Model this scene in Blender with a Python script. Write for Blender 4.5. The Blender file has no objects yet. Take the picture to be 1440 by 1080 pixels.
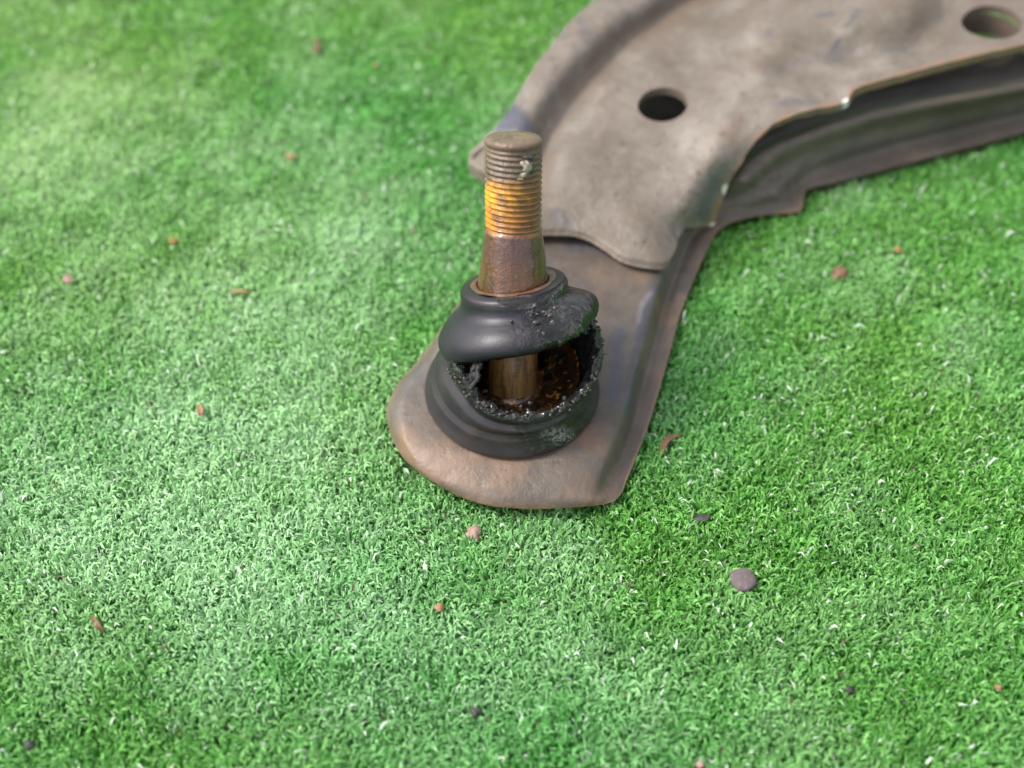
import bpy, math, random
import numpy as np
from mathutils import Vector, Matrix, noise as mnoise

random.seed(7)
rng = np.random.default_rng(11)
SC = bpy.context.scene
COL = SC.collection
MM = 0.001
R = math.radians

# ------------------------------------------------------------------ camera
FPX, PITCH, DIST, ZT = 1900.0, R(50), 322.0, 16.0
CAM = np.array([0.0, -DIST * math.cos(PITCH), ZT + DIST * math.sin(PITCH)])
FWD = np.array([0.0, math.cos(PITCH), -math.sin(PITCH)])
RGT = np.array([1.0, 0.0, 0.0])
UPV = np.array([0.0, math.sin(PITCH), math.cos(PITCH)])
cam = bpy.data.cameras.new('camera')
camo = bpy.data.objects.new('camera', cam)
COL.objects.link(camo)
camo.location = Vector(CAM * MM)
camo.rotation_euler = (R(90) - PITCH, 0, 0)
cam.sensor_width = 36.0
cam.lens = FPX / 1440.0 * 36.0
cam.clip_start = 0.005
cam.clip_end = 50
cam.dof.use_dof = True
cam.dof.focus_distance = 0.303
cam.dof.aperture_fstop = 7.0
SC.camera = camo

# ------------------------------------------------------------------ light
SUN_EL, SUN_AZ = R(50), R(-88)          # azimuth measured from +Y towards +X
world = bpy.data.worlds.new('World')
SC.world = world
world.use_nodes = True
wn = world.node_tree
bg = wn.nodes['Background']
sky = wn.nodes.new('ShaderNodeTexSky')
sky.sky_type = 'NISHITA'
sky.sun_disc = False
sky.sun_elevation = SUN_EL
sky.sun_rotation = SUN_AZ
sky.dust_density = 4.0
sky.air_density = 1.0
hs = wn.nodes.new('ShaderNodeHueSaturation')     # overcast: an almost colourless sky
hs.inputs['Saturation'].default_value = 0.30
wn.links.new(sky.outputs[0], hs.inputs['Color'])
wn.links.new(hs.outputs[0], bg.inputs['Color'])
bg.inputs['Strength'].default_value = 0.15
sun = bpy.data.lights.new('sun', 'SUN')
sun.energy = 1.35
sun.angle = R(11)
sun.color = (1.0, 0.96, 0.9)
suno = bpy.data.objects.new('sun', sun)
COL.objects.link(suno)
sd = Vector((math.sin(SUN_AZ) * math.cos(SUN_EL), math.cos(SUN_AZ) * math.cos(SUN_EL), math.sin(SUN_EL)))
suno.rotation_euler = sd.to_track_quat('Z', 'Y').to_euler()
suno.location = sd * 2
SC.view_settings.view_transform = 'Standard'
SC.view_settings.look = 'None'
SC.view_settings.exposure = 1.16
SC.view_settings.gamma = 1.0


def P(px, py, z):
    """photo pixel + height in mm above the turf backing -> point in mm"""
    px = np.asarray(px, float); py = np.asarray(py, float); z = np.asarray(z, float)
    px, py, z = np.broadcast_arrays(px, py, z)
    d = FPX * FWD[None] + (px.reshape(-1, 1) - 720) * RGT[None] + (540 - py.reshape(-1, 1)) * UPV[None]
    t = (z.reshape(-1) - CAM[2]) / d[:, 2]
    return (CAM[None] + d * t[:, None]).reshape(px.shape + (3,))


def proj(p):
    q = np.asarray(p, float) - CAM
    dpt = q @ FWD
    return 720 + FPX * (q @ RGT) / dpt, 540 - FPX * (q @ UPV) / dpt


# ------------------------------------------------------------------ helpers
def pchip(x, y, xi):
    x = np.asarray(x, float); y = np.asarray(y, float); xi = np.asarray(xi, float)
    h = np.diff(x); dlt = np.diff(y) / h
    d = np.zeros_like(y)
    if len(x) == 2:
        d[:] = dlt[0]
    else:
        s = dlt[:-1] * dlt[1:] > 0
        w1 = 2 * h[1:] + h[:-1]; w2 = h[1:] + 2 * h[:-1]
        with np.errstate(divide='ignore', invalid='ignore'):
            hm = (w1 + w2) / (w1 / dlt[:-1] + w2 / dlt[1:])
        d[1:-1] = np.where(s, hm, 0)
        d[0] = dlt[0]; d[-1] = dlt[-1]
    k = np.clip(np.searchsorted(x, xi, side='right') - 1, 0, len(x) - 2)
    t = (xi - x[k]) / h[k]
    return ((2*t**3 - 3*t**2 + 1) * y[k] + (t**3 - 2*t**2 + t) * h[k] * d[k]
            + (-2*t**3 + 3*t**2) * y[k+1] + (t**3 - t**2) * h[k] * d[k+1])


def fnoise(pts, scale, seed=0.0, octaves=3):
    out = np.empty(len(pts))
    off = Vector((seed, seed * 1.7, -seed))
    for i, p in enumerate(pts):
        out[i] = mnoise.fractal(Vector(p) * scale + off, 1.0, 2.0, octaves)
    return out


def link(name, me, mat=None, parent=None):
    o = bpy.data.objects.new(name, me)
    COL.objects.link(o)
    if mat is not None:
        me.materials.append(mat)
    if parent is not None:
        o.parent = parent
    return o


def mesh_from(name, verts_mm, faces, mat=None, parent=None, smooth=True, origin=None, col=None, crease=None):
    v = np.asarray(verts_mm, float) * MM
    if origin is not None:
        v = v - np.asarray(origin) * MM
    me = bpy.data.meshes.new(name)
    me.from_pydata(v.tolist(), [], [tuple(int(i) for i in f) for f in faces])
    if smooth:
        me.polygons.foreach_set('use_smooth', [True] * len(me.polygons))
    if col is not None:
        a = me.color_attributes.new('stain', 'FLOAT_COLOR', 'POINT')
        c = np.ones((len(v), 4)); c[:, :3] = col
        a.data.foreach_set('color', c.ravel())
    if crease: me.set_sharp_from_angle(angle=crease)
    me.update()
    o = link(name, me, mat, parent)
    if origin is not None:
        po = np.zeros(3) if parent is None else np.array(parent.get('_o', (0, 0, 0)))
        o.location = Vector((np.asarray(origin) - po) * MM)
    return o


def grid_faces(nr, nc, wrap=False, off=0, flip=False):
    i, j = np.meshgrid(np.arange(nr - 1), np.arange(nc if wrap else nc - 1), indexing='ij')
    j2 = (j + 1) % nc
    f = np.stack([i * nc + j, i * nc + j2, (i + 1) * nc + j2, (i + 1) * nc + j], -1).reshape(-1, 4) + off
    return f[:, ::-1] if flip else f


def thick_sheet(G, th, col):
    """G: nr x nc x 3 grid of a sheet's upper face; gives it real thickness and rims"""
    nr, nc = G.shape[:2]
    du = np.gradient(G, axis=1); dv = np.gradient(G, axis=0)
    n = np.cross(du, dv); n /= np.maximum(np.linalg.norm(n, axis=2, keepdims=True), 1e-9)
    if (n[..., 2]).mean() < 0: n = -n
    for _ in range(2):
        q = np.pad(n, ((1, 1), (1, 1), (0, 0)), mode='edge')
        n = (q[1:-1, 1:-1] * 2 + q[:-2, 1:-1] + q[2:, 1:-1] + q[1:-1, :-2] + q[1:-1, 2:]) / 6
    n /= np.maximum(np.linalg.norm(n, axis=2, keepdims=True), 1e-9)
    B = G - n * th
    # a slightly rounded rim: pull the outermost ring down a little
    V = np.concatenate([G.reshape(-1, 3), B.reshape(-1, 3)])
    N = nr * nc
    f1 = grid_faces(nr, nc)
    f2 = grid_faces(nr, nc, off=N, flip=True)
    ring = [(0, j) for j in range(nc)] + [(i, nc - 1) for i in range(1, nr)] + \
           [(nr - 1, j) for j in range(nc - 2, -1, -1)] + [(i, 0) for i in range(nr - 2, 0, -1)]
    idx = np.array([i * nc + j for i, j in ring])
    nx = np.roll(idx, -1)
    f3 = np.stack([nx, idx, idx + N, nx + N], -1)
    C = np.concatenate([col.reshape(-1, 3)] * 2)
    return V, np.concatenate([f1, f2, f3]), C


def seg_dist(X, Y, poly):
    """distance in pixels to a polyline"""
    best = np.full(X.shape, 1e9)
    for (x0, y0), (x1, y1) in zip(poly[:-1], poly[1:]):
        dx, dy = x1 - x0, y1 - y0
        t = np.clip(((X - x0) * dx + (Y - y0) * dy) / (dx * dx + dy * dy + 1e-9), 0, 1)
        best = np.minimum(best, np.hypot(X - x0 - t * dx, Y - y0 - t * dy))
    return best


def sstep(a, b, x):
    t = np.clip((x - a) / (b - a), 0, 1)
    return t * t * (3 - 2 * t)


def frame(axis):
    w = np.array(axis, float); w /= np.linalg.norm(w)
    u = np.array([1.0, 0, 0]) - w * w[0]; u /= np.linalg.norm(u)
    return u, np.cross(w, u), w


def lathe(name, rows, org, axis, seg, mat, parent, deform=None, cap=(False, False), attr=None):
    """rows: (r, l). deform(th, i, r, l) -> r, l, dx(world offset)"""
    u, v, w = frame(axis)
    th = np.linspace(0, 2 * math.pi, seg, endpoint=False)
    V = []
    for i, (r, l) in enumerate(rows):
        rr = np.full(seg, float(r)); ll = np.full(seg, float(l)); ex = np.zeros((seg, 3))
        if deform:
            rr, ll, ex = deform(th, i, rr, ll)
        V.append(np.asarray(org)[None] + rr[:, None] * (np.cos(th)[:, None] * u + np.sin(th)[:, None] * v) + ll[:, None] * w + ex)
    V = np.array(V)
    nr = len(rows)
    F = list(grid_faces(nr, seg, wrap=True))
    V2 = V.reshape(-1, 3)
    if cap[0]:
        F.append(list(range(seg))[::-1])
    if cap[1]:
        F.append([(nr - 1) * seg + k for k in range(seg)])
    col = attr(V) if attr else None
    return mesh_from(name, V2, F, mat, parent, col=None if col is None else col.reshape(-1, 3))


def thing(name, label, cat, loc=(0, 0, 0), group=None):
    o = bpy.data.objects.new(name, None)
    COL.objects.link(o)
    o.location = Vector(np.asarray(loc) * MM)
    o.empty_display_size = 0.01
    o['label'] = label; o['category'] = cat
    if group: o['group'] = group
    return o


def tag(o, label, cat, group=None):
    o['label'] = label; o['category'] = cat
    if group: o['group'] = group
    return o


# ------------------------------------------------------------------ materials
class M:
    def __init__(s, name):
        s.m = bpy.data.materials.new(name); s.m.use_nodes = True
        s.t = s.m.node_tree; s.b = s.t.nodes['Principled BSDF']
        s.co = s.t.nodes.new('ShaderNodeTexCoord').outputs['Object']

    def n(s, typ, **kw):
        nd = s.t.nodes.new(typ)
        for k, v in kw.items():
            if k in nd.inputs: s.put(nd.inputs[k], v)
            else: setattr(nd, k, v)
        return nd

    def put(s, inp, v):
        if isinstance(v, bpy.types.NodeSocket): s.t.links.new(v, inp)
        else: inp.default_value = v

    def noise(s, scale, detail=4, rough=0.6, dist=0.0, co=None):
        return s.n('ShaderNodeTexNoise', Vector=co or s.co, Scale=scale, Detail=detail, Roughness=rough, Distortion=dist).outputs['Fac']

    def ramp(s, fac, stops, interp='LINEAR'):
        nd = s.t.nodes.new('ShaderNodeValToRGB'); cr = nd.color_ramp; cr.interpolation = interp
        while len(cr.elements) < len(stops): cr.elements.new(0.5)
        for e, (p, c) in zip(cr.elements, stops):
            e.position = p
            e.color = (c, c, c, 1) if isinstance(c, (int, float)) else (*c, 1)
        s.put(nd.inputs[0], fac)
        return nd.outputs[0]

    def mix(s, fac, a, b, mode='MIX'):
        nd = s.t.nodes.new('ShaderNodeMix'); nd.data_type = 'RGBA'; nd.blend_type = mode
        s.put(nd.inputs[0], fac)
        for k, v in ((6, a), (7, b)):
            s.put(nd.inputs[k], (*v, 1) if isinstance(v, tuple) and len(v) == 3 else v)
        return nd.outputs[2]

    def math(s, op, a, b=0.0, clamp=False):
        nd = s.t.nodes.new('ShaderNodeMath'); nd.operation = op; nd.use_clamp = clamp
        s.put(nd.inputs[0], a); s.put(nd.inputs[1], b)
        return nd.outputs[0]

    def bump(s, h, strength=0.5, dist=0.0003, nrm=None):
        nd = s.n('ShaderNodeBump', Strength=strength, Distance=dist, Height=h)
        if nrm is not None: s.put(nd.inputs['Normal'], nrm)
        return nd.outputs[0]

    def set(s, **kw):
        for k, v in kw.items():
            s.put(s.b.inputs[k.replace('_', ' ')], (*v, 1) if isinstance(v, tuple) and len(v) == 3 else v)
        return s.m

    def stain(s):
        a = s.t.nodes.new('ShaderNodeAttribute'); a.attribute_name = 'stain'
        x = s.t.nodes.new('ShaderNodeSeparateColor'); s.put(x.inputs[0], a.outputs['Color'])
        return x.outputs[0], x.outputs[1], x.outputs[2]


def steel_mat(name, light, brown):
    k = M(name)
    rust, blue, glint = k.stain()
    n1 = k.noise(28, 5, 0.65, 0.6)
    n2 = k.noise(140, 5, 0.7, 0.3)
    n3 = k.noise(900, 3, 0.6)
    base = k.mix(k.ramp(n1, [(0.38, 0.0), (0.62, 1.0)]), light, brown)
    base = k.mix(k.ramp(n2, [(0.42, 0.0), (0.72, 0.55)]), base, tuple(c * 0.62 for c in brown))
    base = k.mix(k.ramp(k.noise(17, 5, 0.7, 1.0), [(0.50, 0.0), (0.68, 0.30)]), base, tuple(c * 0.5 for c in brown))
    speck = k.ramp(k.noise(420, 3, 0.8, 0.5), [(0.59, 0.0), (0.67, 0.85)])
    base = k.mix(speck, base, (0.07, 0.055, 0.045))
    rm = k.math('MULTIPLY', rust, k.ramp(k.math('ADD', n2, k.math('MULTIPLY', rust, 0.25)), [(0.45, 0.0), (0.68, 1.0)]), True)
    rustc = k.mix(n2, (0.10, 0.058, 0.036), (0.25, 0.160, 0.105))
    base = k.mix(rm, base, rustc)
    bm = k.math('MULTIPLY', blue, k.ramp(k.math('ADD', n2, k.math('MULTIPLY', blue, 0.3)), [(0.5, 0.25), (0.72, 1.0)]), True)
    base = k.mix(bm, base, (0.055, 0.058, 0.075))
    base = k.mix(glint, base, (0.75, 0.73, 0.70))
    ro = k.mix(bm, k.ramp(n2, [(0.3, 0.42), (0.7, 0.62)]), (0.33, 0.33, 0.33))
    ro = k.mix(glint, ro, (0.22, 0.22, 0.22))
    bp = k.bump(k.math('ADD', k.math('MULTIPLY', n2, 0.9), k.math('MULTIPLY', n3, 0.35)), 0.8, 0.0005)
    return k.set(Base_Color=base, Roughness=ro, Metallic=k.math('MULTIPLY', glint, 0.3), Normal=bp)


m_upper = steel_mat('dusty_steel', (0.198, 0.170, 0.143), (0.110, 0.088, 0.065))
m_lower = steel_mat('brown_steel', (0.116, 0.097, 0.081), (0.068, 0.054, 0.043))


def stud_mat(LT, tc, t1, tb, t0):
    k = M('rusty_stud')
    sep = k.n('ShaderNodeSeparateXYZ'); k.put(sep.inputs[0], k.co)
    L = sep.outputs['Z']                              # metres along the stud
    wob = k.noise(160, 4, 0.7)
    Lw = k.math('ADD', L, k.math('MULTIPLY', k.math('SUBTRACT', wob, 0.5), 0.010))
    t = k.math('DIVIDE', Lw, LT * MM)
    fine = k.noise(900, 4, 0.7)
    mid = k.noise(240, 4, 0.7, 0.5)
    colr = k.ramp(t, [(0.0, (0.22, 0.12, 0.035)), (tc - 0.14, (0.24, 0.13, 0.04)), (tc - 0.03, (0.12, 0.045, 0.009)), (tc + 0.08, (0.10, 0.038, 0.014)),
                      (tc + 0.14, (0.085, 0.032, 0.026)), (t1 - 0.02, (0.09, 0.036, 0.028)), (t1 + 0.005, (0.20, 0.075, 0.02)),
                      (t1 + 0.03, (0.48, 0.17, 0.010)), (tb - 0.04, (0.60, 0.27, 0.015)),
                      (tb + 0.03, (0.105, 0.075, 0.060)), (1.0, (0.15, 0.10, 0.075))])
    # the yellow rust sits mostly on the left side of the thread
    side = k.ramp(k.math('ADD', k.math('MULTIPLY', sep.outputs['X'], 75.0), k.math('MULTIPLY', mid, 1.5)), [(0.35, 0.0), (0.95, 1.0)])
    inband = k.math('MULTIPLY', k.ramp(t, [(t1, 0.0), (t1 + 0.02, 1.0), (tb, 1.0), (tb + 0.02, 0.3)]), side)
    colr = k.mix(k.math('MULTIPLY', inband, 0.85), colr, (0.13, 0.075, 0.04))
    colr = k.mix(k.ramp(mid, [(0.5, 0.0), (0.7, 0.7)]), colr, (0.06, 0.035, 0.025))
    colr = k.mix(k.ramp(fine, [(0.6, 0.0), (0.75, 0.55)]), colr, (0.30, 0.20, 0.13))
    streak = k.n('ShaderNodeMapping', Vector=k.co, Scale=(500.0, 500.0, 60.0))
    stn = k.noise(1.0, 4, 0.7, 0.3, streak.outputs[0])
    colr = k.mix(k.math('MULTIPLY', k.ramp(t, [(t1 - 0.02, 1.0), (t1, 0.0)]), k.ramp(stn, [(0.45, 0.0), (0.65, 0.75)])), colr, (0.035, 0.016, 0.012))
    oil = k.ramp(t, [(0.0, 1.0), (t1, 1.0), (t1 + 0.04, 0.25), (1.0, 0.1)])
    ro = k.ramp(k.math('ADD', k.math('MULTIPLY', oil, -0.32), k.math('MULTIPLY', mid, 0.5)), [(0.0, 0.2), (0.45, 0.6)])
    bp = k.bump(k.math('ADD', mid, k.math('MULTIPLY', fine, 0.5)), 0.9, 0.0006)
    return k.set(Specular_IOR_Level=0.4, Base_Color=colr, Roughness=ro, Normal=bp, Metallic=0.0, Coat_Weight=k.math('MULTIPLY', oil, 0.7), Coat_Roughness=0.06)




def rubber_mat():
    k = M('torn_rubber')
    wet, dust_or_sheen, pale = k.stain()
    fine = k.noise(1300, 3, 0.7)
    mid = k.noise(90, 4, 0.6)
    lump = k.noise(480, 5, 0.72, 1.6)
    c = k.mix(k.ramp(mid, [(0.4, 0.0), (0.7, 1.0)]), (0.008, 0.008, 0.014), (0.015, 0.014, 0.023))
    c = k.mix(k.math('MULTIPLY', dust_or_sheen, k.ramp(mid, [(0.35, 0.3), (0.6, 1.0)])), c, (0.065, 0.045, 0.036))
    c = k.mix(wet, c, (0.010, 0.010, 0.010))
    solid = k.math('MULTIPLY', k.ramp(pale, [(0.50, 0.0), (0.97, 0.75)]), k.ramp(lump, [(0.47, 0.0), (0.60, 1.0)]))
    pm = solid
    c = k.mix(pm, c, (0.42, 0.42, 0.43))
    ro = k.mix(wet, k.ramp(mid, [(0.3, 0.34), (0.7, 0.46)]), k.ramp(fine, [(0.4, 0.05), (0.7, 0.2)]))
    h = k.math('ADD', k.math('MULTIPLY', fine, 0.10), k.math('MULTIPLY', k.math('MULTIPLY', lump, wet), 7.0))
    bp = k.bump(h, 0.9, 0.0006)
    return k.set(Specular_IOR_Level=0.38, Base_Color=c, Roughness=ro, Normal=bp, Coat_Weight=k.math('MULTIPLY', wet, 0.8), Coat_Roughness=0.08)


m_rubber = rubber_mat()


def simple(name, c1, c2, scale=300, rough=0.6, bs=0.5, bd=0.0003, metal=0.0, coat=0.0, c3=None):
    k = M(name)
    n1 = k.noise(scale, 5, 0.7, 0.4)
    c = k.mix(k.ramp(n1, [(0.38, 0.0), (0.62, 1.0)]), c1, c2)
    if c3: c = k.mix(k.ramp(k.noise(scale * 2.3, 3, 0.7), [(0.58, 0.0), (0.68, 1.0)]), c, c3)
    return k.set(Base_Color=c, Roughness=rough, Metallic=metal, Coat_Weight=coat, Coat_Roughness=0.08,
                 Normal=k.bump(k.noise(scale * 2, 4, 0.7), bs, bd))


m_housing = simple('oily_rust', (0.030, 0.018, 0.010), (0.22, 0.085, 0.018), 190, 0.13, 0.7, 0.0009, 0.2, 1.0, (0.48, 0.21, 0.03))
m_grease = simple('black_grease', (0.008, 0.008, 0.008), (0.03, 0.022, 0.015), 700, 0.12, 0.9, 0.0006, 0.0, 0.9)
m_pin = simple('split_pin_steel', (0.58, 0.50, 0.44), (0.22, 0.17, 0.14), 900, 0.35, 0.8, 0.0004, 0.5)
m_seal = simple('oily_copper_rust', (0.16, 0.075, 0.045), (0.08, 0.045, 0.03), 500, 0.35, 0.5, 0.0003, 0.2, 0.3)


def turf_mat():
    k = M('artificial_turf')
    a = k.t.nodes.new('ShaderNodeAttribute'); a.attribute_name = 'stain'
    tr = k.t.nodes.new('ShaderNodeBsdfTranslucent'); k.put(tr.inputs[0], a.outputs['Color'])
    k.set(Base_Color=a.outputs['Color'], Roughness=0.45, Specular_IOR_Level=0.55)
    mx = k.t.nodes.new('ShaderNodeMixShader'); mx.inputs[0].default_value = 0.5
    k.put(mx.inputs[1], k.b.outputs[0]); k.put(mx.inputs[2], tr.outputs[0])
    k.put(k.t.nodes['Material Output'].inputs[0], mx.outputs[0])
    return k.m


m_turf = turf_mat()
m_back = simple('turf_backing', (0.05, 0.22, 0.025), (0.08, 0.32, 0.05), 400, 0.8)

# ------------------------------------------------------------------ ground
gx = 1500
g = mesh_from('ground', [(-gx, -gx, 3.5), (gx, -gx, 3.5), (gx, gx, 3.5), (-gx, gx, 3.5)], [(0, 1, 2, 3)], m_back, smooth=False)
g['kind'] = 'structure'


def make_turf(foot):
    x0, x1, y0, y1 = -225.0, 235.0, -130.0, 280.0
    N = 690000
    bx = rng.uniform(x0, x1, N); by = rng.uniform(y0, y1, N)
    # low-frequency fields from summed sines (cheap and seamless)
    def field(seed, wl, k=9):
        r = np.random.default_rng(seed); out = np.zeros(N)
        for _ in range(k):
            a = r.uniform(0, 2 * math.pi); f = 2 * math.pi / (wl * r.uniform(0.6, 1.6)); ph = r.uniform(0, 6.28)
            out += np.sin((bx * math.cos(a) + by * math.sin(a)) * f + ph)
        return out / math.sqrt(k)
    dirf = field(3, 26) * 1.1 + field(4, 9) * 0.8
    az = dirf + rng.normal(0, 1.6, N) + 0.5
    lean = np.clip(rng.normal(0.55, 0.25, N) + 0.06 * field(5, 40), 0.1, 1.0)
    H = np.clip(rng.normal(8.1, 0.7, N) + 0.2 * field(6, 18) + 0.25 * field(9, 60), 4.5, 11.5)
    wd = rng.uniform(0.15, 0.33, N)
    L = H * (0.04 + 0.46 * lean)                       # sideways reach
    dx, dy = np.cos(az), np.sin(az)
    tw = rng.uniform(-0.9, 0.9, N)
    sx, sy = -np.sin(az + tw), np.cos(az + tw)
    K = 3
    ts = np.array([0.35, 0.78, 1.0])
    V = np.empty((N, K, 2, 3))
    curl = rng.uniform(0.55, 1.05, N)
    for i, t in enumerate(ts):
        f = t ** 1.7
        zz = H * (math.sin(t * math.pi / 2) * (1 - 0.0 * f) - 0.22 * curl * t ** 4)
        cx = bx + dx * L * f; cy = by + dy * L * f
        w = wd * (1.0, 0.95, 0.35)[i]
        tz = np.sin(tw * 2 + t * 1.5) * w * 0.5
        V[:, i, 0] = np.stack([cx - sx * w, cy - sy * w, zz - tz], -1)
        V[:, i, 1] = np.stack([cx + sx * w, cy + sy * w, zz + tz], -1)
    # keep the pile pressed down below the arm
    ins = np.zeros(N, bool)
    for (ax, ay), (cx_, cy_) in zip(foot, np.roll(foot, -1, axis=0)):
        m = (ay > by) != (cy_ > by)
        ins ^= m & (bx < ax + (cx_ - ax) * (by - ay) / (cy_ - ay + 1e-12))
    V[ins, :, :, 2] *= 0.6
    verts = (V.reshape(-1, 3) * MM).astype(np.float32)
    base = np.arange(N, dtype=np.int64)[:, None, None] * (K * 2)
    q = np.array([[2 * i, 2 * i + 1, 2 * i + 3, 2 * i + 2] for i in range(K - 1)])[None]
    faces = (base + q).reshape(-1)
    nf = N * (K - 1)
    me = bpy.data.meshes.new('turf')
    me.vertices.add(len(verts)); me.vertices.foreach_set('co', verts.ravel())
    me.loops.add(nf * 4); me.loops.foreach_set('vertex_index', faces.astype(np.int32))
    me.polygons.add(nf); me.polygons.foreach_set('loop_start', np.arange(0, nf * 4, 4, dtype=np.int32))
    me.polygons.foreach_set('use_smooth', np.ones(nf, dtype=bool))
    me.update()
    # colour of each blade: the yarn is a mix of greens
    mixv = rng.random(N)
    dark = np.array([0.070, 0.27, 0.036]); midc = np.array([0.130, 0.42, 0.068]); lite = np.array([0.26, 0.60, 0.16])
    c = np.where((mixv < 0.5)[:, None], dark + (midc - dark) * (mixv * 2)[:, None], midc + (lite - midc) * ((mixv - 0.5) * 2)[:, None])
    # warmer yarn where the pile is worn, cooler elsewhere
    wv = np.clip(0.5 + 0.35 * field(12, 120), 0, 1)[:, None]
    c = c * (np.array([1.15, 1.0, 0.85]) * wv + np.array([0.85, 0.98, 1.15]) * (1 - wv))
    c *= 1.0 * (1 + 0.10 * field(13, 14))[:, None]
    # broad pale sheen painted into the blade colour as patches; the far left is tinted yellower
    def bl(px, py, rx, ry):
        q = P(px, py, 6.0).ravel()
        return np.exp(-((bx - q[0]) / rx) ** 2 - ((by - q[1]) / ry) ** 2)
    dust_or_sheen = (0.62 * bl(400, 600, 30, 45) + 0.50 * bl(250, 820, 36, 26) + 0.55 * bl(60, 700, 40, 36) + 0.45 * bl(40, 190, 34, 48) + 0.30 * bl(300, 250, 60, 45)
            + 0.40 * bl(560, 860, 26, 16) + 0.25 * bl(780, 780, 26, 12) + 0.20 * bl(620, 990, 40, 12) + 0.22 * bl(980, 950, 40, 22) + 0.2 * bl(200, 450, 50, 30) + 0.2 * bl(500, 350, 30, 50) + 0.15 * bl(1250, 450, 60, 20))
    dust_or_sheen = np.clip(dust_or_sheen * (1 + 0.25 * field(14, 12)) + 0.13 * field(15, 24) + 0.10 * field(16, 60), 0, 0.9)[:, None] * 0.85
    c = c * (1 - dust_or_sheen) + np.array([0.52, 0.78, 0.47]) * (0.75 + 0.5 * rng.random(N))[:, None] * dust_or_sheen
    yl = np.clip(bl(60, 60, 100, 110) + bl(700, 20, 60, 40) * .5 + bl(1350, 950, 60, 40) * .4, 0, 1)[:, None]
    c = c * (1 + yl * np.array([0.14, 0.0, -0.16]))
    br = rng.random(N) < 0.003
    c[br] = np.array([0.16, 0.10, 0.06])
    pale = rng.random(N) < 0.025  # scattered near-white blades: sun sparkle painted into the yarn colour
    c[pale] = np.array([0.74, 0.84, 0.70])
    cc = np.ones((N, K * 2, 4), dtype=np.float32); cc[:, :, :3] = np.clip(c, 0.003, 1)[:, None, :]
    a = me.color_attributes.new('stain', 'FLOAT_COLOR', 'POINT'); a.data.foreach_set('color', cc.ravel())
    o = link('turf', me, m_turf)
    o['kind'] = 'stuff'
    tag(o, 'short bright green artificial turf pile that covers the whole ground', 'artificial turf')



# ------------------------------------------------------------------ the control arm
ARM_O = np.array([10.0, 20.0, 8.0])
arm = thing('suspension_arm', 'rusty stamped steel suspension arm with a torn ball joint boot lying on green turf', 'suspension arm', (0, 0, 0))


def build_strip(stations, front, knots_n, ns, rows_per, thick, zfun=None, front_decay=4.0):
    """stations: (Lx,Ly,Rx,Ry,[(s,z)...]); returns pixel grid X,Y and Z"""
    T = np.arange(len(stations), dtype=float)
    tt = np.concatenate([np.linspace(T[i], T[i + 1], rows_per[i] if isinstance(rows_per, list) else rows_per, endpoint=False) for i in range(len(T) - 1)] + [[T[-1]]])
    A = np.array([[st[0], st[1], st[2], st[3]] for st in stations], float)
    LR = np.stack([pchip(T, A[:, k], tt) for k in range(4)], -1)
    s = np.linspace(0, 1, ns)
    X = LR[:, None, 0] + (LR[:, None, 2] - LR[:, None, 0]) * s
    Y = LR[:, None, 1] + (LR[:, None, 3] - LR[:, None, 1]) * s
    if front is not None:
        fr = np.array(front, float)
        d = np.concatenate([[0], np.cumsum(np.hypot(*np.diff(fr, axis=0).T))]); d /= d[-1]
        fx = pchip(d, fr[:, 0], s); fy = pchip(d, fr[:, 1], s)
        ox = fx - (fx[0] + (fx[-1] - fx[0]) * s); oy = fy - (fy[0] + (fy[-1] - fy[0]) * s)
        w = (1 - sstep(0, front_decay, tt))[:, None]
        X = X + w * ox; Y = Y + w * oy
    Z = None
    if knots_n:
        KS = np.array([[k[0] for k in st[4]] for st in stations]); KZ = np.array([[k[1] for k in st[4]] for st in stations])
        ks = np.stack([pchip(T, KS[:, k], tt) for k in range(knots_n)], -1)
        kz = np.stack([pchip(T, KZ[:, k], tt) for k in range(knots_n)], -1)
        Z = np.stack([pchip(ks[i], kz[i], s) for i in range(len(tt))])
    return X, Y, Z, tt, s


def blob(X, Y, cx, cy, rx, ry, soft=0.5):
    d = np.hypot((X - cx) / rx, (Y - cy) / ry)
    return 1 - sstep(1 - soft, 1 + soft, d)


# ---- lower shell: ball joint plate, side wall and outward flange
def fr_(xs, L, Rr, zs):
    return [((x - L) / (Rr - L), z) for x, z in zip(xs, zs)]

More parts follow.
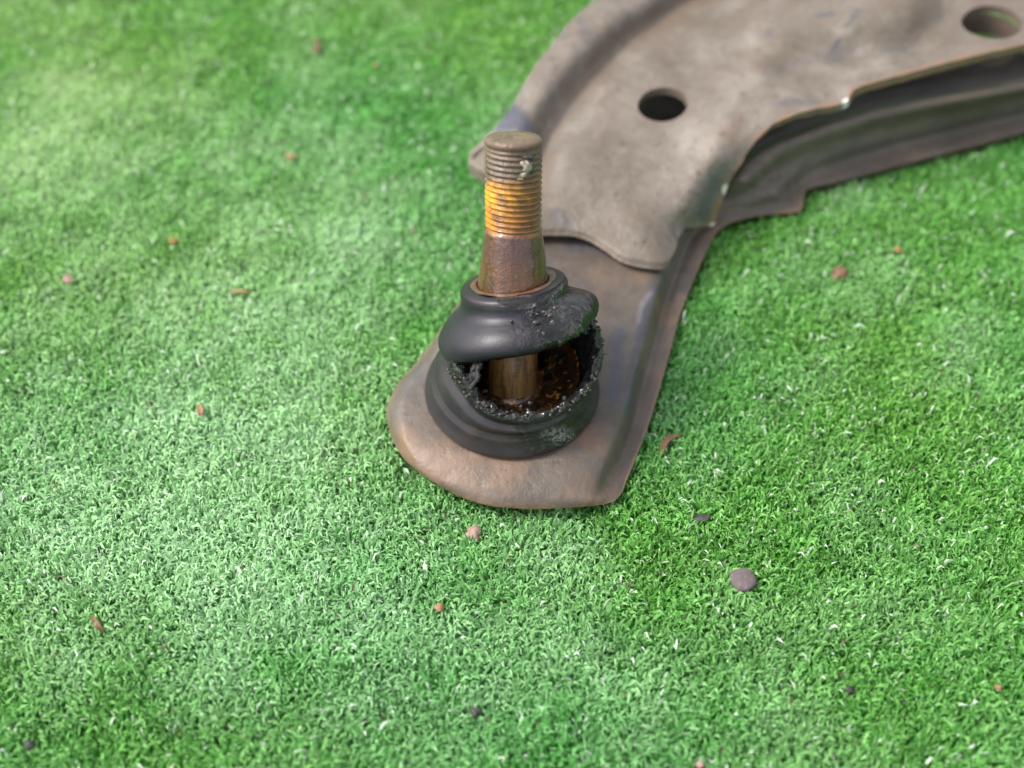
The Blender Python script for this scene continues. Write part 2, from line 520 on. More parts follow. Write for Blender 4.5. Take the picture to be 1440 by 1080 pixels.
lower_st = [
    (578, 655, 872, 697, [(0, 10.5), (.04, 10.8), (.1, 11), (.4, 11.2), (.7, 11.2), (.82, 11), (.86, 10.6), (.90, 10), (.94, 9.5), (.97, 9.2), (1, 9)]),
    (568, 645, 876, 689, [(0, 10.3), (.03, 11.6), (.09, 12.6), (.4, 13.4), (.7, 13.4), (.82, 13.0), (.86, 12.2), (.90, 11), (.94, 9.9), (.97, 9.4), (1, 9)]),
    (558, 630, 881, 676, [(0, 10.2), (.03, 12.3), (.08, 14.0), (.4, 15), (.7, 14.9), (.82, 14.0), (.87, 13.0), (.905, 10.8), (.94, 9.6), (.97, 9.2), (1, 8.6)]),
    (548, 607, 892, 650, [(0, 9.5), (.02, 12.6), (.06, 14.8), (.4, 16), (.7, 15.8), (.82, 15.5), (.88, 14.4), (.915, 11.5), (.945, 9.2), (.97, 9.0), (1, 8.6)]),
    (543, 580, 912, 598, [(0, 10), (.02, 13.2), (.06, 15.5), (.4, 16), (.7, 16), (.84, 15.8), (.89, 14.8), (.92, 12), (.945, 9.0), (.97, 9.0), (1, 8.6)]),
    (556, 545, 929, 542, [(0, 10.5), (.02, 13.6), (.06, 15.7), (.4, 16), (.7, 16), (.84, 16), (.885, 15.2), (.91, 12.5), (.935, 9.0), (.965, 9.2), (1, 8.6)]),
    (590, 505, 943, 492, [(0, 10.5), (.02, 13.8), (.06, 15.8), (.4, 16), (.7, 16), (.84, 16), (.88, 15.4), (.905, 12.5), (.93, 9.2), (.96, 9.4), (1, 8.8)]),
    (620, 462, 957, 440, [(0, 10.5), (.02, 14), (.06, 16), (.4, 16.2), (.7, 16.2), (.83, 16.2), (.87, 15.6), (.90, 12.6), (.925, 9.4), (.96, 9.6), (1, 9)]),
    (662, 400, 975, 395, [(0, 11), (.02, 14), (.06, 16.2), (.4, 16.5), (.7, 16.5), (.81, 16.5), (.85, 15.8), (.88, 12.8), (.91, 9.6), (.95, 9.8), (1, 9)]),
    (698, 340, 1006, 330, [(0, 11), (.02, 14), (.06, 16), (.4, 16.3), (.7, 16.2), (.78, 16.0), (.83, 14.5), (.87, 12.0), (.90, 9.8), (.95, 9.8), (1, 9)]),
    (730, 290, 1022, 316, [(0, 11), (.02, 12), (.06, 13), (.4, 13.0), (.7, 13.0), (.78, 12.8), (.83, 12.4), (.87, 11.4), (.90, 10.2), (.95, 9.8), (1, 9)]),
    (790, 240, 1062, 304, [(0, 11), (.02, 12), (.06, 12), (.4, 12), (.65, 12.0), (.72, 12.8), (.78, 13.2), (.83, 12.6), (.88, 11.2), (.94, 10.2), (1, 9)]),
    (880, 205, 1126, 295, [(0, 12), (.02, 12), (.06, 12), (.4, 8), (.55, 8), (.60, 21.5), (.66, 20.8), (.72, 15.5), (.80, 14.5), (.90, 10.4), (1, 9)]),
    (893, 202, 1134, 268, [(0, 12), (.02, 12), (.06, 12), (.4, 8), (.57, 8), (.61, 22.5), (.70, 22), (.78, 16.5), (.86, 15.2), (.94, 10.6), (1, 9.6)]),
    (950, 180, 1190, 252, [(0, 12), (.02, 12), (.06, 12), (.3, 8), (.50, 8), (.54, 24.6), (.61, 23.6), (.70, 18.6), (.79, 15), (.87, 11.2), (1, 9.6)]),
    (1150, 110, 1440, 185, [(0, 12), (.02, 12), (.06, 12), (.3, 8), (.50, 8), (.54, 26), (.61, 24.8), (.70, 19), (.79, 15.2), (.87, 11.2), (1, 9.6)]),
    (1400, 40, 1720, 110, [(0, 12), (.02, 12), (.06, 12), (.3, 8), (.50, 8), (.54, 26), (.61, 25), (.70, 19.2), (.79, 15.4), (.87, 11.2), (1, 9.6)]),
]
def widen(i, nx, ny):
    lx, ly, rx, ry, kn = lower_st[i]
    q = math.hypot(rx - lx, ry - ly) / math.hypot(rx - nx, ry - ny)
    lower_st[i] = (nx, ny, rx, ry, [((1 - (1 - a) * q) if j > 3 else a * (1 - q + .3), b) for j, (a, b) in enumerate(kn)])
    kk = lower_st[i][4]; z0 = kn[3][1]
    lower_st[i][4][3] = (kk[4][0] * 0.75, z0)


for a_ in [(11, 760, 205), (12, 810, 140), (13, 820, 134), (14, 860, 95), (15, 1180, 90), (16, 1420, 72)]:
    widen(*a_)
front_low = [(578, 655), (600, 672), (630, 690), (665, 705), (700, 713), (750, 716), (800, 714), (845, 710), (862, 705), (872, 697)]
X, Y, Z, tt, s = build_strip(lower_st, front_low, 11, 150, [9, 8, 10, 14, 16, 16, 18, 20, 22, 14, 14, 22, 6, 18, 50, 30], 2.5)
for _ in range(3):
    Z[1:-1] = (Z[:-2] + 2 * Z[1:-1] + Z[2:]) / 4
    Z[:, 1:-1] = (Z[:, :-2] + 4 * Z[:, 1:-1] + Z[:, 2:]) / 6
G = P(X, Y, Z)
nz = fnoise(G.reshape(-1, 3), 0.055, 3.0, 3).reshape(Z.shape)
nz2 = fnoise(G.reshape(-1, 3), 0.35, 9.0, 2).reshape(Z.shape)
Z = Z + 0.35 * nz + 0.10 * nz2
G = P(X, Y, Z)
# skirt turned down along the left edge (columns before s = 0)
rust = np.clip(0.25 + 0.9 * nz, 0, 1)
edge = np.minimum(s, 1 - s)[None] * 340
rust = np.maximum(rust, (1 - sstep(0, 7, edge)) * 0.9 * np.ones_like(X))
rust *= 1 - 0.7 * blob(X, Y, 1300, 160, 330, 130, 0.2)
rust = np.maximum(rust, blob(X, Y, 650, 655, 110, 45) * 0.75)
rust = np.maximum(rust, (1 - sstep(0, 1.2, tt))[:, None] * 0.95 * np.ones_like(X))
blue = np.zeros_like(X)
blue = np.maximum(blue, 0.8 * (1 - sstep(4, 18, seg_dist(X, Y, [(872, 470), (868, 520), (860, 560)]))))  # the boot's shadow on the plate, painted dark blue
blue = np.maximum(blue, 0.7 * (1 - sstep(4, 12, seg_dist(X, Y, [(920, 405), (905, 440), (900, 470), (890, 520), (880, 575)]))))
blue = np.maximum(blue, 0.55 * (1 - sstep(3, 12, seg_dist(X, Y, [(590, 520), (572, 545)]))))
blue = np.maximum(blue, 0.35 * (1 - sstep(3, 16, seg_dist(X, Y, [(1130, 225), (1300, 190), (1440, 150), (1700, 90)]))))
blue = np.maximum(blue, 0.0 * blob(X, Y, 1320, 150, 330, 110, 0.3))
blue = np.maximum(blue, 0.6 * (1 - sstep(3, 16, seg_dist(X, Y, [(800, 345), (870, 350)]))))  # shadow below the upper sheet's front lip, painted in
for (cx, cy, rr) in [(708, 661, 3), (749, 663, 3.5), (795, 668, 2.5), (618, 640, 3), (826, 650, 4), (780, 690, 2.5), (572, 582, 3), (655, 632, 5), (668, 628, 3)]:
    d = np.hypot(X - cx, (Y - cy) * 1.4)
    blue = np.maximum(blue, np.exp(-((d - rr) / 1.6) ** 2) * 0.9)
glint = np.zeros_like(X)
glint = np.maximum(glint, 0.08 * (1 - sstep(1, 6, seg_dist(X, Y, [(915, 412), (902, 430), (898, 452)]))))  # highlight along the rounded shoulder, painted as a pale streak


def add_skirt(G, C, lows, fac):
    """columns of vertical wall below the s=0 edge"""
    out = []; co = []
    for dz, dxo in lows:
        c = G[:, 0].copy(); c[:, 2] -= dz * fac; c[:, 0] += dxo * fac
        out.append(c); co.append(C[:, 0])
    return np.concatenate([np.stack(out[::-1], 1), G], 1), np.concatenate([np.stack(co[::-1], 1), C], 1)


Cl = np.stack([rust, blue, glint], -1)
V, F, C = thick_sheet(G, 2.4, Cl)
mesh_from('lower_shell', V, F, m_lower, arm, col=C, crease=R(50))
LOW_ROWS = G

fp = np.concatenate([LOW_ROWS[::6, 0, :2], LOW_ROWS[::-6, -1, :2]])
make_turf(fp)

# ---- upper shell
upper_st = [
    (712, 334, 940, 374, None), (708, 300, 952, 343, None), (702, 272, 963, 322, None), (700, 264, 1001, 317, None),
    (690, 248, 1010, 298, None), (659, 228, 1021, 268, None), (660, 216, 1033, 245, None), (684, 192, 1047, 222, None),
    (703, 172, 1070, 190, None), (722, 145, 1100, 168, None), (740, 112, 1140, 155, None), (764, 76, 1190, 144, None),
    (769, 71, 1200, 127, None), (800, 32, 1280, 102, None), (835, 0, 1340, 86, None), (885, -42, 1440, 62, None), (1010, -150, 1720, -8, None)]
front_up = [(712, 334), (740, 332), (768, 331), (796, 331), (823, 337), (851, 353), (873, 368), (895, 375), (929, 379), (940, 374)]
X, Y, _, tt, s = build_strip(upper_st, front_up, 0, 190, [12, 12, 4, 10, 14, 8, 12, 12, 14, 16, 18, 5, 18, 16, 18, 36], 2.5, front_decay=3.0)
# refine where the right hand edge needs it
ctrl = np.array([
    (690, 334, 19.5), (768, 331, 20), (830, 340, 20), (873, 368, 19.5), (940, 374, 18.8), (905, 375, 19.3),
    (952, 343, 18.5), (963, 322, 17.0), (1001, 317, 12.5), (1010, 298, 15.5), (1021, 268, 20), (1033, 245, 24), (1047, 222, 27), (1070, 190, 30.5),
    (1100, 168, 32.5), (1140, 155, 33.5), (1190, 144, 34), (1200, 127, 35), (1280, 102, 35.5), (1340, 86, 36), (1440, 62, 37), (1720, -8, 38),
    (975, 300, 20.5), (985, 262, 25.0), (1003, 230, 28.5), (1025, 200, 31),
    (930, 330, 21.5), (860, 300, 23.2), (800, 280, 23.5), (900, 240, 26), (820, 220, 26.2), (960, 200, 28.5),
    (780, 240, 25), (740, 280, 23), (715, 250, 24), (685, 262, 22), (659, 226, 19), (662, 214, 21), (690, 190, 27), (722, 145, 31), (764, 76, 33.5), (800, 32, 35), (835, 0, 36), (1010, -150, 40),
    (730, 200, 28.8), (760, 140, 32.5), (800, 80, 34.5), (850, 25, 36.5), (1000, -80, 40),
    (790, 200, 27), (820, 150, 28.2), (870, 100, 29.8), (940, 55, 31.5), (1020, 20, 33), (1100, -40, 36.5),
    (932, 145, 29.5), (900, 180, 28.2), (970, 150, 30.2), (985, 110, 30.8),
    (1040, 130, 32), (1080, 150, 32.8), (1040, 90, 32.6), (1090, 100, 33.2), (1100, 58, 36.4), (1200, 42, 38.6), (1285, 20, 39.5), (1180, 0, 39), (1110, 10, 37.2), (1250, -40, 40.5),
    (1105, 100, 33.0), (1200, 80, 33.9), (1290, 58, 34.6), (1180, 112, 34.0), (1320, 60, 35.8), (1325, 22, 35.8), (1395, 30, 37), (1340, -20, 38), (1500, 0, 38), (1600, -60, 39.5), (1350, -150, 40)])


def rbf(c, X, Y, smooth=1.5):
    p = c[:, :2] / 100.0
    def phi(r): return np.where(r > 0, r * r * np.log(np.maximum(r, 1e-9)), 0)
    K = phi(np.hypot(p[:, None, 0] - p[None, :, 0], p[:, None, 1] - p[None, :, 1])) + np.eye(len(p)) * smooth * 0.002
    Pm = np.concatenate([np.ones((len(p), 1)), p], 1)
    A = np.block([[K, Pm], [Pm.T, np.zeros((3, 3))]])
    w = np.linalg.solve(A, np.concatenate([c[:, 2], np.zeros(3)]))
    q = np.stack([X.ravel(), Y.ravel()], -1) / 100.0
    out = np.empty(len(q))
    for i in range(0, len(q), 8000):
        b = q[i:i + 8000]
        out[i:i + 8000] = phi(np.hypot(b[:, None, 0] - p[None, :, 0], b[:, None, 1] - p[None, :, 1])) @ w[:-3] + w[-3] + b @ w[-2:]
    return out.reshape(X.shape)


Z = rbf(ctrl, X, Y)
# sharper pressed line between the raised left rim and the panel
dv = seg_dist(X, Y, [(752, 262), (758, 225), (775, 180), (800, 140), (835, 100), (885, 55), (960, 8), (1100, -70)])
Z -= 3.8 * np.exp(-(dv / 21.0) ** 2)
# bead at the right of the hole
Z += 0.5 * np.exp(-(seg_dist(X, Y, [(1070, 105), (1030, 150), (1000, 215), (960, 290)]) / 16) ** 2)
# rolled lip along the front edge
Z -= 0.8 * (1 - sstep(0, 0.35, tt))[:, None] * np.ones_like(X)
G = P(X, Y, Z)
nz = 0.75 * fnoise(G.reshape(-1, 3), 0.05, 5.0, 3).reshape(Z.shape)
nz2 = fnoise(G.reshape(-1, 3), 0.4, 2.0, 2).reshape(Z.shape)
# the cut edge on the right is ragged
ragged = fnoise(G.reshape(-1, 3), 0.25, 8.0, 3).reshape(Z.shape)
Z = Z + 0.30 * nz + 0.08 * nz2
G = P(X + ragged * 1.2 * (s[None] ** 30), Y + ragged * 1.2 * (s[None] ** 30), Z)
dR = seg_dist(X, Y, [(1001, 317), (1021, 268), (1047, 222), (1070, 190), (1100, 168), (1140, 155), (1190, 144), (1200, 127), (1280, 102), (1340, 86), (1440, 62), (1720, -8)])
rust = np.maximum(0.08 + 0.5 * nz, (1 - sstep(3, 9, dR)) * (0.85 + 1.2 * ragged))
rust = np.maximum(rust, 0.55 * np.exp(-((np.hypot((X - 932) / 35.0, (Y - 145) / 24.0) - 1.08) / 0.10) ** 2))
rust = np.clip(np.maximum(rust, 0.40 * np.exp(-(dv / 17.0) ** 2)), 0, 1)
blue = np.zeros_like(X)
for poly, w0, w1, a in [
    ([(705, 182), (722, 160), (735, 175)], 6, 22, 0.95), ([(988, 300), (1000, 262), (1014, 238)], 2, 20, 0.7),
    ([(955, 345), (968, 318)], 2, 8, 0.6), ([(1208, 14), (1190, 38)], 1.0, 3.5, 1.0), ([(1182, 54), (1168, 74)], 1.0, 4, 1.0),
    ([(1150, 22), (1172, 20)], 1.0, 5, 0.9), ([(1075, 50), (1086, 48)], 1, 5, 0.6), ([(818, 30), (824, 45)], 3, 12, 0.5),
    ([(1312, 24), (1320, 26)], 2, 5, 0.6), ([(1090, 145), (1150, 142)], 2, 8, 0.5), ([(790, 45), (800, 20)], 2, 9, 0.4), ([(1080, 100), (1120, 88), (1290, 62)], 2, 16, 0.28),  # last stroke paints shade onto the sloping step band
    ([(780, 300), (795, 315)], 2, 16, 0.45), ([(945, 90), (946, 92)], 2, 6, 0.5), ([(870, 203), (885, 201)], 1, 5, 0.45), ([(1000, 5), (1003, 30)], 1, 3, 0.3)]:
    blue = np.maximum(blue, a * (1 - sstep(w0, w1, seg_dist(X, Y, poly))))
glint = np.zeros_like(X)
for cx, cy, rx, ry in [(1020, 267, 4, 7), (1192, 143, 6, 4), (1003, 316, 4, 3)]:
    glint = np.maximum(glint, blob(X, Y, cx, cy, rx, ry, 0.4))  # bright glints on the cut edge, painted into the steel colour
Cu = np.stack([rust, blue, glint], -1)
G2, C2 = add_skirt(G, Cu, [(0.5, -0.15), (1.5, -0.2), (4, -0.1), (9, 0.3), (14, 0.8)], 0.30 + 0.70 * sstep(7.0, 8.5, tt))
V, F, C = thick_sheet(G2, 2.4, C2)
# thick_sheet flips skirt normals by z; nearly vertical there, thickness stays inside
up = mesh_from('upper_shell', V, F, m_upper, arm, col=C, crease=R(50))


def pz(px, py):
    d = np.hypot(X - px, Y - py); k = np.unravel_index(np.argmin(d), d.shape)
    return Z[k]


def cut_hole(o, px, py, wpx, ratio, rot, depth=16):
    z = pz(px, py)
    c = P(px, py, z).ravel()
    dist = (c - CAM) @ FWD
    rad = wpx / 2 * dist / FPX
    th = np.linspace(0, 2 * math.pi, 64, endpoint=False)
    ca, sa = math.cos(rot), math.sin(rot)
    ex, ey = rad * np.cos(th), rad * ratio * np.sin(th)
    ring = np.stack([ex * ca - ey * sa, ex * sa + ey * ca], -1)
    Vt = np.array([(c[0] + q[0], c[1] + q[1], c[2] + h) for h in (-depth, depth) for q in ring])
    Ft = [list(range(64))[::-1], list(range(64, 128))] + [[k, (k + 1) % 64, 64 + (k + 1) % 64, 64 + k] for k in range(64)]
    cu = mesh_from('cutter', Vt, Ft, m_upper, smooth=False, col=np.tile([0.35, 0.15, 0.0], (128, 1)))
    md = o.modifiers.new('cut', 'BOOLEAN'); md.object = cu; md.operation = 'DIFFERENCE'; md.solver = 'EXACT'
    dg = bpy.context.evaluated_depsgraph_get()
    me = bpy.data.meshes.new_from_object(o.evaluated_get(dg))
    # the freshly cut rim is plain dull steel
    co = np.empty(len(me.vertices) * 3); me.vertices.foreach_get('co', co); co = co.reshape(-1, 3) / MM
    at = me.color_attributes.get('stain')
    if at is not None and at.domain == 'POINT':
        cc = np.empty(len(co) * 4, dtype=np.float32); at.data.foreach_get('color', cc); cc = cc.reshape(-1, 4)
        near = np.hypot(co[:, 0] - c[0], co[:, 1] - c[1]) < rad * 1.35
        cc[near, 0] = 0.35; cc[near, 1] = 0.25; cc[near, 2] = 0.0
        at.data.foreach_set('color', cc.ravel())
    print('hole attr', at and at.domain)
    me.set_sharp_from_angle(angle=R(45)); o.modifiers.clear(); o.data = me; me.name = 'upper_shell'
    bpy.data.objects.remove(cu)
    return c, rad, ring


c1, r1, ring1 = cut_hole(up, 932, 146, 70, 1.02, 0)
c2, r2, ring2 = cut_hole(up, 1395, 31, 82, 0.92, R(-12))


def collar(c, ring, h, name):
    """short pressed tube that hangs below a hole"""
    n = len(ring); V = []
    for k, (f, dz) in enumerate([(1.004, -2.5), (0.995, -3.4), (0.985, -h), (1.07, -h), (1.09, -4), (1.12, -3.4)]):
        V += [(c[0] + q[0] * f, c[1] + q[1] * f, c[2] + dz) for q in ring]
    mesh_from(name, V, grid_faces(6, n, wrap=True), m_lower, arm, crease=R(45), col=np.tile([0.35, 0.1, 0.0], (len(V), 1)))


collar(c2, ring2, 9.0, 'hole_collar')

# ------------------------------------------------------------------ ball joint
f0 = P(722, 645, 16.2).ravel()
BASE = f0 + np.array([-0.3, 20.2, 0.0]); BASE[2] = 16.2
BALL = BASE + np.array([0.2, 0.5, 6.0])
LEAN = R(26)
AX = np.array([0.0, math.sin(LEAN), math.cos(LEAN)])
# sideways component so that the tip falls where it should
AX[0] = 0.002; AX /= np.linalg.norm(AX)
jt = bpy.data.objects.new('ball_joint', None); COL.objects.link(jt); jt.parent = arm; jt.empty_display_size = 0.01


def l_at(py):
    ls = np.linspace(0, 90, 1801)
    pys = np.array([proj(BALL + AX * l)[1] for l in ls])
    return float(np.interp(-py, -pys, ls))


l_top, l_thr0, l_thr1, l_col = l_at(193), l_at(208), l_at(318), l_at(397)
print('stud', l_top, l_thr0, l_thr1, l_col, proj(BALL), proj(BALL + AX * l_top), proj(BASE))
dcol = (BALL + AX * l_col - CAM) @ FWD; dtop = (BALL + AX * l_top - CAM) @ FWD
r_thr = 41 * dtop / FPX; r_col = 50.0 * dcol / FPX; r_nk = 42 * dtop / FPX * 1.01
pitch = 1.25
m_stud = stud_mat(l_top, l_col / l_top, l_thr1 / l_top, l_at(250) / l_top, l_thr0 / l_top)
rows = [(6.1, -4), (5.9, 0), (5.8, 5), (5.8, 8), (6.0, 12), (6.4, 15), (r_col * 1.03, l_col - 6), (r_col * 1.01, l_col - 2), (r_col, l_col)]
for k in range(1, 13):
    f = k / 12
    rows.append((r_col + (r_nk - r_col) * f, l_col + (l_thr1 - 1.2 - l_col) * f))
rows += [(r_thr * 1.03, l_thr1 - 0.6), (r_thr * 0.955, l_thr1 - 0.2)]
n_t = int((l_thr0 - l_thr1) / pitch * 9)
t_start = len(rows)
for k in range(n_t + 1):
    rows.append((r_thr, l_thr1 + (l_thr0 - l_thr1) * k / n_t))
t_end = len(rows)
rows += [(r_thr * 0.93, l_thr0 + 0.3), (r_thr * 0.93, l_thr0 + 0.7), (r_thr * 1.0, l_thr0 + 1.0), (r_thr * 1.01, l_thr0 + 1.8), (r_thr * 0.985, l_top - 0.35), (r_thr * 0.93, l_top), (r_thr * 0.6, l_top + 0.12), (r_thr * 0.2, l_top - 0.3), (0.02, l_top - 0.5)]


def stud_deform(th, i, r, l):
    ex = np.zeros((len(th), 3))
    if t_start <= i < t_end:
        ph = (l / pitch + th / (2 * math.pi)) % 1.0
        tri = 1 - np.abs(ph * 2 - 1)
        worn = np.array([mnoise.noise(Vector((math.cos(a) * 2, math.sin(a) * 2, float(l[0]) * 0.5))) for a in th])
        r = r - 0.62 * (1 - sstep(0.05, 0.9, tri)) * np.clip(0.95 + 0.5 * worn, 0.2, 1) * (1 - 0.4 * float(sstep(l_at(255), l_at(230), l[0]))) + worn * 0.10
    else:
        worn = np.array([mnoise.noise(Vector((math.cos(a) * 1.5, math.sin(a) * 1.5, float(l[0]) * 0.3))) for a in th])
        r = r * (1 + worn * 0.02)
    return r, l, ex


# the stud gets its own local frame (z along the stud) so its rust bands stay with it
u_, v_, w_ = frame(AX)
st = lathe('stud', rows, (0, 0, 0), (0, 0, 1), 96, m_stud, jt, stud_deform)
Mx = Matrix([[u_[k], v_[k], w_[k], BALL[k] * MM] for k in range(3)] + [[0, 0, 0, 1]])
st.matrix_local = Mx


def on_stud(th, r, l):
    return BALL + AX * l + r * (math.cos(th) * u_ + math.sin(th) * v_)


def lumps(name, centers, mat, parent, seed=0, sub=2, amp=0.3):
    """irregular little lumps merged into one mesh"""
    import bmesh
    V = []; F = []
    bm = bmesh.new(); bmesh.ops.create_icosphere(bm, subdivisions=sub, radius=1.0)
    bv = np.array([v.co[:] for v in bm.verts]); bf = [[v.index for v in f.verts] for f in bm.faces]; bm.free()
    r = np.random.default_rng(seed)
    for (c, sz) in centers:
        sc = np.array(sz) if np.ndim(sz) else np.array([sz] * 3)
        off = r.uniform(-50, 50)
        nn = np.array([mnoise.noise(Vector(p) * 1.3 + Vector((off, 0, 0))) for p in bv])
        q = bv * (1 + amp * 1.6 * nn)[:, None] * sc
        a = r.uniform(0, 6.28); ca, sa = math.cos(a), math.sin(a)
        if np.ndim(sz) == 0:
            q = q @ np.array([[ca, -sa, 0], [sa, ca, 0], [0, 0, 1]])
        base = len(V); V += (q + np.asarray(c)).tolist(); F += [[i + base for i in f] for f in bf]
    return mesh_from(name, V, F, mat, parent)


# broken split pin in its hole near the tip of the stud
th_pin = R(-62)
pin_c = []
for dl, dth, sz in [(0, 0, (.95, .8, 1.25)), (-1.6, -.10, (.75, .6, .8)), (1.2, .05, (.8, .6, .6)), (-2.5, -.25, (.5, .5, .5)), (-0.4, .16, (.6, .6, 1.1)), (0.6, -.14, (.6, .5, .9)), (1.4, -.1, (.5, .4, .5))]:
    pin_c.append((on_stud(th_pin + dth, r_thr - 0.75, l_at(226) + dl), tuple(1.5 * q for q in sz)))
lumps('split_pin_stub', pin_c, m_pin, jt, 4)
hole_rows = [(on_stud(th_pin + 0.0, r_thr - 0.35, l_at(226) + 2.0), (1.3, .6, 1.0)), (on_stud(th_pin, r_thr - 0.75, l_at(226) - 0.2), (1.6, .65, 2.3))]
lumps('pin_hole_dark', hole_rows, m_grease, jt, 5)  # black lumps stand in for the dark depth of the pin hole

# housing cup, ball and the oily rim inside the boot
def cup_def(th, i, r, l):
    w = np.array([mnoise.noise(Vector((math.cos(a) * 1.8, math.sin(a) * 1.8, i * 0.6))) for a in th])
    return r * (1 + 0.05 * w), l + 0.5 * w, np.zeros((len(th), 3))
lathe('housing_cup', [(15.5, 0.2), (15.2, 3.0), (14.2, 4.2), (12.6, 3.6), (11.4, 2.6), (10.2, 2.0), (9.0, 1.8)], BASE, (0, 0, 1), 72, m_housing, jt, cup_def)
lathe('ball', [(8.6 * math.cos(a), 8.6 * math.sin(a)) for a in np.linspace(-0.3, 0.95, 14)], BALL - np.array([0, 0, 8.0]), AX, 64, m_housing, jt, cup_def)

# ---- boot: lower section with torn rim
def hrim(th):
    d = np.degrees(th) % 360
    pts_d = [0, 25, 60, 100, 150, 185, 205, 222, 245, 270, 300, 330, 360]
    pts_h = [15.5, 18, 19.5, 19, 17, 16.0, 16.6, 16.6, 13.0, 11.8, 12.2, 13.4, 15.5]
    return pchip(pts_d, pts_h, d)


low_prof = [(14.5, 0.4, 0), (20.0, 0.15, 0), (20.5, 0.35, 0), (20.7, 0.9, 0), (20.5, 1.7, 0), (20.1, 2.5, 0), (19.75, 3.2, 0), (19.5, 3.9, 0.0), (19.3, 4.6, 0), (19.1, 5.3, 0), (18.3, 6.0, 0.0), (18.35, 6.6, 0.05),
            (18.6, 7.2, 0.12), (18.75, 7.9, 0.25), (18.5, 8.5, .4), (17.7, 9.0, .5), (17.5, 9.5, .58), (18.0, 10.0, .66), (18.3, 10.5, .74), (18.2, 11.1, .84), (18.0, 11.6, .92), (17.6, 11.9, .97), (17.0, 12.1, 1), (16.2, 12.0, .98), (15.7, 11.2, .9), (15.9, 9.8, .7), (16.1, 8.0, .4),
            (16.0, 6.0, .2), (15.6, 4.0, 0), (15.2, 1.0, 0)]


def low_def(th, i, r, l):
    rr0, ll0, k = low_prof[i]
    h = hrim(th) + 0.0
    l = ll0 + (h - 12.1) * k
    up = np.clip(l / 12.0, 0, 2)
    right = np.clip(np.cos(th), -1, 1)
    r = r + np.where(right > 0, 1.2 * right * np.clip((l - 4) / 9, 0, 1), 0)
    r = r - np.where(right < 0, -right * 3.8 * np.clip((l - 5) / 8, 0, 1), 0)
    torn = np.array([mnoise.fractal(Vector((math.cos(a) * 9, math.sin(a) * 9, i * 0.25)), 1.0, 2.0, 3) for a in th])
    edge = np.clip((k - 0.75) / 0.25, 0, 1)
    front = 1.0
    l = l + torn * 1.3 * edge * front
    torn2 = np.array([mnoise.fractal(Vector((math.cos(a) * 12 + 40, math.sin(a) * 12, i * 0.5)), 1.0, 2.0, 3) for a in th])
    r = r + torn2 * 1.2 * edge
    soft = np.array([mnoise.noise(Vector((math.cos(a) * 1.2 + 7, math.sin(a) * 1.2, i * 0.07))) for a in th])
    r = r + soft * 0.5 * np.clip(l / 6, 0, 1)
    ex = np.zeros((len(th), 3)); ex[:, 0] = 1.3 * np.clip((l - 5) / 8, 0, 1) * np.clip(0.6 + right, 0, 1)
    return r, l, ex


def low_attr(V):
    px, py = proj(V.reshape(-1, 3)); px = px.reshape(V.shape[:2]); py = py.reshape(V.shape[:2])
    k = np.array([p[2] for p in low_prof])[:, None] * np.ones(V.shape[:2])
    inner = (np.arange(len(low_prof)) >= 23)[:, None] * np.ones(V.shape[:2])
    wet = np.maximum(sstep(0.72, 0.9, k), inner)
    wet = np.maximum(wet, blob(px, py, 785, 605, 48, 30, 0.6) * 0.95)
    dust_or_sheen = np.maximum(0.25 * np.ones_like(wet), (1 - sstep(0, 3.2, V[..., 2] - BASE[2])) * 0.8)
    dust_or_sheen = np.maximum(dust_or_sheen, blob(px, py, 700, 610, 60, 16, 0.6) * 0.6)
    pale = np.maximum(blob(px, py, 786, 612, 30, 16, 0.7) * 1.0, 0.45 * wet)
    return np.stack([wet, dust_or_sheen, pale], -1)


lathe('lower_boot', [(a, b) for a, b, _ in low_prof], BASE, (0, 0, 1), 288, m_rubber, jt, low_def, attr=low_attr)

# ---- boot: upper bell that leans with the stud
ROLL = R(7)
AXB = AX + math.tan(ROLL) * -np.array([1.0, 0, 0]) * 1.0
AXB /= np.linalg.norm(AXB)
COLC = BALL + AX * l_col
up_prof = [  # r, l, k (share of the skirt length), all mm from collar top
    (r_col + 0.35, -5, 0), (r_col + 0.25, -1.5, 0), (r_col + 0.35, -0.4, 0), (r_col + 0.9, 0.1, 0), (10.0, 0.25, 0), (11.4, 0.1, 0), (12.1, -0.35, 0), (12.4, -1.1, 0),
    (12.3, -2.2, 0), (12.4, -3.2, .05), (12.9, -4.0, .15), (14.0, -4.7, .25), (15.4, -5.5, .35), (16.5, -6.4, .45), (17.3, -7.4, .55), (17.7, -8.2, .62), (17.8, -8.9, .7), (17.6, -9.6, .8), (17.1, -10.1, .88), (16.7, -10.5, .95),
    (16.1, -10.7, 1), (15.4, -10.4, .97), (15.3, -9.6, .85), (15.8, -8.4, .6), (15.0, -6.8, .4), (12.0, -5.2, .2), (10.0, -4.2, 0)]


